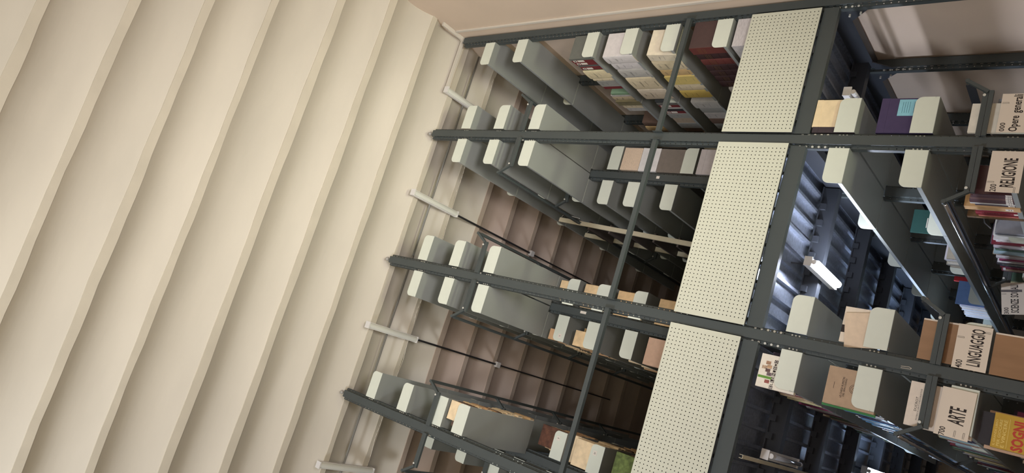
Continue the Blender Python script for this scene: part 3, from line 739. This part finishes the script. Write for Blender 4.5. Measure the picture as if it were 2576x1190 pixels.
t = book('tan paper-wrapped book reading LE CHIESE RUPESTRI DEL SIRACUSANO', -1, -1.840, .016, .04, 2.8235, .312, .245, CHI, gl)
lettering('LE CHIESE RUPESTRI', -.066, .205, .132, .0125, -.0206, INK, t); lettering('DEL SIRACUSANO', -.056, .190, .115, .011, -.0206, INK, t)
lettering('SANTI AGNELLO', -.05, .232, .035, .004, -.0206, INKG, t) if False else solid('printed_line', INK, t, (-.020, .024, -.0206, -.0201, .262, .264))
m = MB()
for i in range(20):
    a, b = 2 * math.pi * i / 20, 2 * math.pi * (i + 1) / 20
    for r in (.029, .021, .010): m.face([(.002 + r * math.cos(a), -.0207, .139 + r * math.sin(a)), (.002 + r * math.cos(b), -.0207, .139 + r * math.sin(b)), (.002 + (r - .002) * math.cos(b), -.0207, .139 + (r - .002) * math.sin(b)), (.002 + (r - .002) * math.cos(a), -.0207, .139 + (r - .002) * math.sin(a))])
m.obj('round_emblem', INK, t)
t = book('green folder peeping out behind the tan paper-wrapped book', -1, -1.853, .058, .012, 2.8235, .325, .22, cloth((62, 128, 72)), gl)
t = book('ivory book titled DUCROT MOBILI E ARTI DECORATIVE', -1, -1.848, .018, .035, 2.3035, .352, .268, cloth((230, 216, 198)), gl)
lettering('DUCROT', -.042, .298, .086, .013, -.0182, INK, t, bold=0); lettering('MOBILI E ARTI DECORATIVE', -.094, .286, .19, .0075, -.0182, INKG, t, bold=0)
SOG = mat('golden_glossy_cover', (196, 158, 62), .3, noise=.1, nscale=12)
t = book('golden book on winning and dreams with red SOGNI lettering', -1, -1.850, .012, .045, 1.8235, .387, .195, SOG, gl)
YL = cloth((236, 208, 120)); RD = cloth((190, 66, 48))
lettering('IL GRANDE LIBRO', -.086, .367, .145, .0105, -.0232, YL, t); lettering('PER GIOCARE', -.086, .346, .15, .014, -.0232, YL, t); lettering('E VINCERE', -.089, .323, .155, .017, -.0232, YL, t)
solid('rule', YL, t, (-.090, .075, -.0232, -.0226, .312, .314)); lettering('SOGNI', -.093, .2365, .165, .058, -.0232, RD, t, bold=.04)
book('black and cream book standing beside the golden book', -1, -1.842, .066, .03, 1.8235, .455, .185, DRK, gl)
book('peach folder end beside the golden book', -1, -1.860, .10, .03, 1.8235, .425, .22, cloth((216, 178, 146)), gl)
# ---- rows of spines in the lower storey
def mixrow(desc, grp, rk, side, z, y0, ymax, hmin, hmax, pal, inset=.012, thin=(.008, .03), opts=None):
    specs = []; y = y0
    while y < ymax:
        th = R.uniform(*thin); c, w = pal[R.randrange(len(pal))]
        nxt = [yy for yy in RY if y - .012 < yy < y + th + .03]
        if nxt: y_ = max(yy for yy in nxt) + .016; specs.append((y_ - y, 0, 0, None, '', {})); y = y_; continue
        sp = None if th < .014 else (sp_lab() if R.random() < .5 else sp_lines(3, INK if sum(c) > 330 else LABELW, .4, .4, .8))
        specs.append((th, R.uniform(hmin, hmax), R.uniform(.15, .24), cloth(c, 'g' if R.random() < .4 else 'c'), w, dict(spine=sp, inset=inset + R.uniform(0, .03)))); y += th + .0012
    run(desc, grp, rk, side, z, y0, specs)
PALS = [((206, 202, 206), 'pale grey book'), ((224, 222, 220), 'white book'), ((120, 44, 58), 'wine red book'), ((46, 50, 72), 'navy book'), ((206, 196, 150), 'pale yellow book'), ((60, 58, 66), 'black book'),
        ((158, 182, 190), 'light blue book'), ((182, 160, 128), 'tan book'), ((132, 52, 86), 'magenta book'), ((196, 190, 176), 'ivory book'), ((88, 76, 92), 'dusky violet book'), ((92, 118, 100), 'green book')]
gR = 'books on the first rack behind the card numbered 200'
PL = cloth((92, 66, 70), 'g')
first = [(.014, .235, .19, cloth((72, 44, 44), 'g'), 'dark brown glossy book', dict(spine=sp_lab(), inset=.0)),
 (.022, .235, .20, cloth((98, 72, 76), 'g'), 'plum glossy book with label', dict(spine=sp_lab(), inset=.0)), (.03, .25, .2, PL, 'plum wrapped book with white label', dict(spine=sp_lab(), inset=.0)),
 (.03, .26, .21, cloth((118, 88, 82), 'g'), 'brownish wrapped book with white label', dict(spine=sp_lab(), inset=.0)), (.03, .265, .21, PL, 'plum shiny wrapped book', dict(spine=sp_lab(), inset=.0)), (.03, .27, .21, PL, 'plum book in clear wrap', dict(spine=sp_lab(), inset=.0)),
 (.02, .27, .21, cloth((206, 206, 200)), 'pale slim book', dict(spine=sp_lab(), inset=.0)), (.026, .245, .21, cloth((48, 58, 84), 'g'), 'navy blue book with label', dict(spine=sp_lab(), inset=.0)),
 (.06, .31, .22, cloth((206, 166, 116)), 'tall tan book', dict(spine=sp_lab(), inset=-.01)), (.03, .25, .22, cloth((176, 182, 190)), 'pale blue book', dict(spine=sp_lab(), inset=.0))]
run('the first rack label shelf', gR, 'P1', -1, 2.30, .05, first)
def spine_text(txt, m_):
    def f(t, X, s, y, h):
        me = text_mesh(txt, 1, .01).copy(); me.materials.clear(); me.materials.append(m_)
        L = h * .62; H = y * .8
        for v in me.vertices:
            a, b = v.co.x * L, v.co.y * H; v.co = (X + s * .0006, -s * (b - H / 2) if False else (H / 2 - b if s < 0 else b - H / 2), h * .86 - a)
        link('lettering', me, t); solid('spine_label', LABELW, t, (X, X + s * .0007, -y * .7, y * .7, h * .05, h * .18))
    return f
run('first rack label shelf, after tan book', gR, 'P1', -1, 2.30, .375 + .01, [
 (.034, .262, .22, cloth((150, 58, 66), 'g'), 'red book reading LA SACRA BIBBIA', dict(spine=spine_text('LA SACRA BIBBIA', INK), inset=.0)), (.024, .262, .22, cloth((120, 36, 40), 'g'), 'deep red book', dict(inset=.0)),
 (.022, .25, .22, cloth((190, 110, 96)), 'salmon book', dict(inset=.0)), (.03, .32, .23, mat('patterned_brown', (112, 86, 56), .6, noise=.5, nscale=50), 'patterned brown book', dict(inset=-.006))])
t = thing('book_end', 'bent wire and sheet book end on the first rack shelf', 'book end', (-.24, .57, 2.3035)); solid('plate', STEEL, t, (-.05, .05, -.001, .001, 0, .12)); m = MB(); m.path([(-.06, -.0, .24), (-.09, .04, .235), (-.07, .2, .22)], .004, 6); m.obj('wire', CHROME, t)
run('first rack label shelf, beside book end', gR, 'P1', -1, 2.30, .82, [(.028, .20, .20, cloth((150, 150, 156)), 'grey glossy magazine', dict(inset=.01)), (.016, .20, .2, cloth((70, 72, 78)), 'dark slim magazine', dict(inset=.01)), (.03, .215, .2, cloth((206, 206, 202)), 'pale magazine', dict(inset=.01))])
mixrow('first rack label shelf, past book end', gR, 'P1', -1, 2.30, 1.02, 1.80, .22, .27, PALS, .0, (.014, .034))
mixrow('first rack label shelf, deep inside', gR, 'P1', -1, 2.30, 2.1, 2.5, .22, .27, PALS, .0, (.025, .045))
# green book on the shelf above, magazines farther on
t = book('dark green book with white printed title leaning on the first rack', -1, -.30, 1.40, .012, 2.8235, .27, .19, cloth((24, 68, 62)), gl)
t.location.y = 1.06; t.location.z = 2.8235
m = MB()
for i, q in enumerate((.60, .53, .46, .39, .32)): m.box(-.05, .03, -.0068, -.0061, .27 * q, .27 * q + .006)
m.obj('printed_lines', LABELW, t)
mixrow('first rack shelf above the cards', 'books on the first rack upper low shelf', 'P1', -1, 2.82, 1.72, 1.95, .12, .15, [((196, 190, 176), 'ivory book'), ((206, 202, 206), 'pale grey book'), ((170, 160, 140), 'buff book')], .03, (.014, .03))
MAGP = [((222, 222, 224), 'white magazine'), ((206, 208, 214), 'pale grey magazine'), ((228, 216, 206), 'cream magazine')]
t = book('pale blue covered magazine at the front of the white magazine row', -1, -.345, 3.06, .01, 2.8235, .245, .235, cloth((122, 158, 212)), gl)
solid('photo', mat('picture_grey', (170, 160, 150), .6, noise=.4, nscale=60), t, (-.06, .06, -.0058, -.0052, .02, .11))
solid('photo', cloth((150, 206, 204)), t, (-.03, .02, -.0064, -.0058, .03, .08))
run('the white magazine row', 'white magazines on the first rack', 'P1', -1, 2.82, 3.075, [(.02, .2, .23, cloth((200, 36, 66)), 'crimson slim book', dict(inset=-.01))] + [(R.uniform(.012, .03), R.uniform(.20, .225), .235, cloth(MAGP[i % 3][0]), MAGP[i % 3][1], dict(inset=R.uniform(-.016, .0))) for i in range(24)])
o = book('red book standing behind the pale blue magazine', -1, -.13, 3.06, .03, 2.8235, .30, .10, cloth((206, 44, 48)), gl); o.location.x = -.10; o.location.y = 3.11
o.location.x = -.055
# middle rack, left side lower rows
gm = 'books on the middle rack lower left shelves'
mixrow('the shelf behind ELLENISMO', gm, 'P2', -1, 3.318, .06, .95, .20, .27, PALS + [((176, 150, 122), 'tan book')] * 3, -.006, (.022, .048))
mixrow('the shelf behind the paper-wrapped book', gm, 'P2', -1, 2.82, .074, 1.4, .22, .30, [((222, 222, 224), 'white book'), ((206, 208, 214), 'pale grey book'), ((60, 58, 100), 'dark blue book'), ((200, 196, 186), 'ivory book'), ((44, 44, 48), 'black book'), ((92, 146, 190), 'bright blue book')], -.010, (.024, .05))
mixrow('the shelf behind card 700', gm, 'P2', -1, 2.30, .06, .95, .22, .30, PALS, .0, (.022, .048))
mixrow('the shelf of the golden book', gm, 'P2', -1, 1.82, .14, .5, .24, .34, PALS, .0, (.02, .045))
mixrow('the shelf right behind card 400', 'books on the middle rack lower right shelf', 'P2', 1, 2.30, .065, .25, .22, .28, PALS, .0, (.02, .045))
# rows too deep to pick apart: one joined object each
def stuff_row(label, side, rk, z, ya, yb_, hmin, hmax, cols, group=None):
    mats = [cloth(c) for c in cols] + [PAGES]; m = MB(); y = ya; xo = XP[int(rk[1])] + side * .33
    while y < yb_:
        th = R.uniform(.016, .045)
        if any(y - .015 < q < y + th + .03 for q in RY): y = max(q for q in RY if y - .015 < q < y + th + .03) + .016; continue
        h = R.uniform(hmin, hmax); ins = R.uniform(-.006, .02); xa = xo - side * ins; xb = xa - side * R.uniform(.16, .23)
        m.mi = R.randrange(len(cols))
        m.box(xa, xa - side * .002, y, y + th, z + .0035, z + .0035 + h); m.box(xa, xb, y, y + .002, z + .0035, z + .0035 + h); m.box(xa, xb, y + th - .002, y + th, z + .0035, z + .0035 + h)
        m.mi = len(cols); m.box(xa - side * .0025, xb, y + .002, y + th - .002, z + .006, z + h)
        y += th + .0012
    o = m.obj('book_row', mats); tag(o, label, 'books', group); o['kind'] = 'stuff'
PC = [p[0] for p in PALS]; OC = [(214, 184, 140), (190, 150, 112), (120, 90, 66), (222, 200, 160)]
stuff_row('dense row of mixed books in the rear bays behind ELLENISMO', -1, 'P2', 3.318, 1.0, 3.0, .2, .27, PC)
stuff_row('dense row of mostly white books in the rear bays of the middle rack', -1, 'P2', 2.82, 1.45, 4.0, .22, .3, [(222, 222, 224), (206, 208, 214), (60, 58, 100), (200, 196, 186), (92, 146, 190)])
stuff_row('dark row of books deep behind the card numbered 700', -1, 'P2', 2.30, 1.0, 4.0, .22, .3, PC)
stuff_row('dark row of books deep behind the golden book', -1, 'P2', 1.82, .6, 3.0, .24, .34, PC)
stuff_row('row of parchment books deep on the middle rack left third shelf', -1, 'P2', 5.17, 2.04, 3.0, .2, .25, OC)
stuff_row('row of parchment books deep on the third rack third shelf', 1, 'P3', 5.184, 2.04, 3.6, .2, .27, OC)
stuff_row('row of brown books deep on the third rack lowest shelf', 1, 'P3', 4.72, 1.6, 4.0, .2, .27, OC)
stuff_row('row of dark books deep on the wall rack second shelf', -1, 'P0', 5.42, 2.04, 3.5, .2, .28, OC)
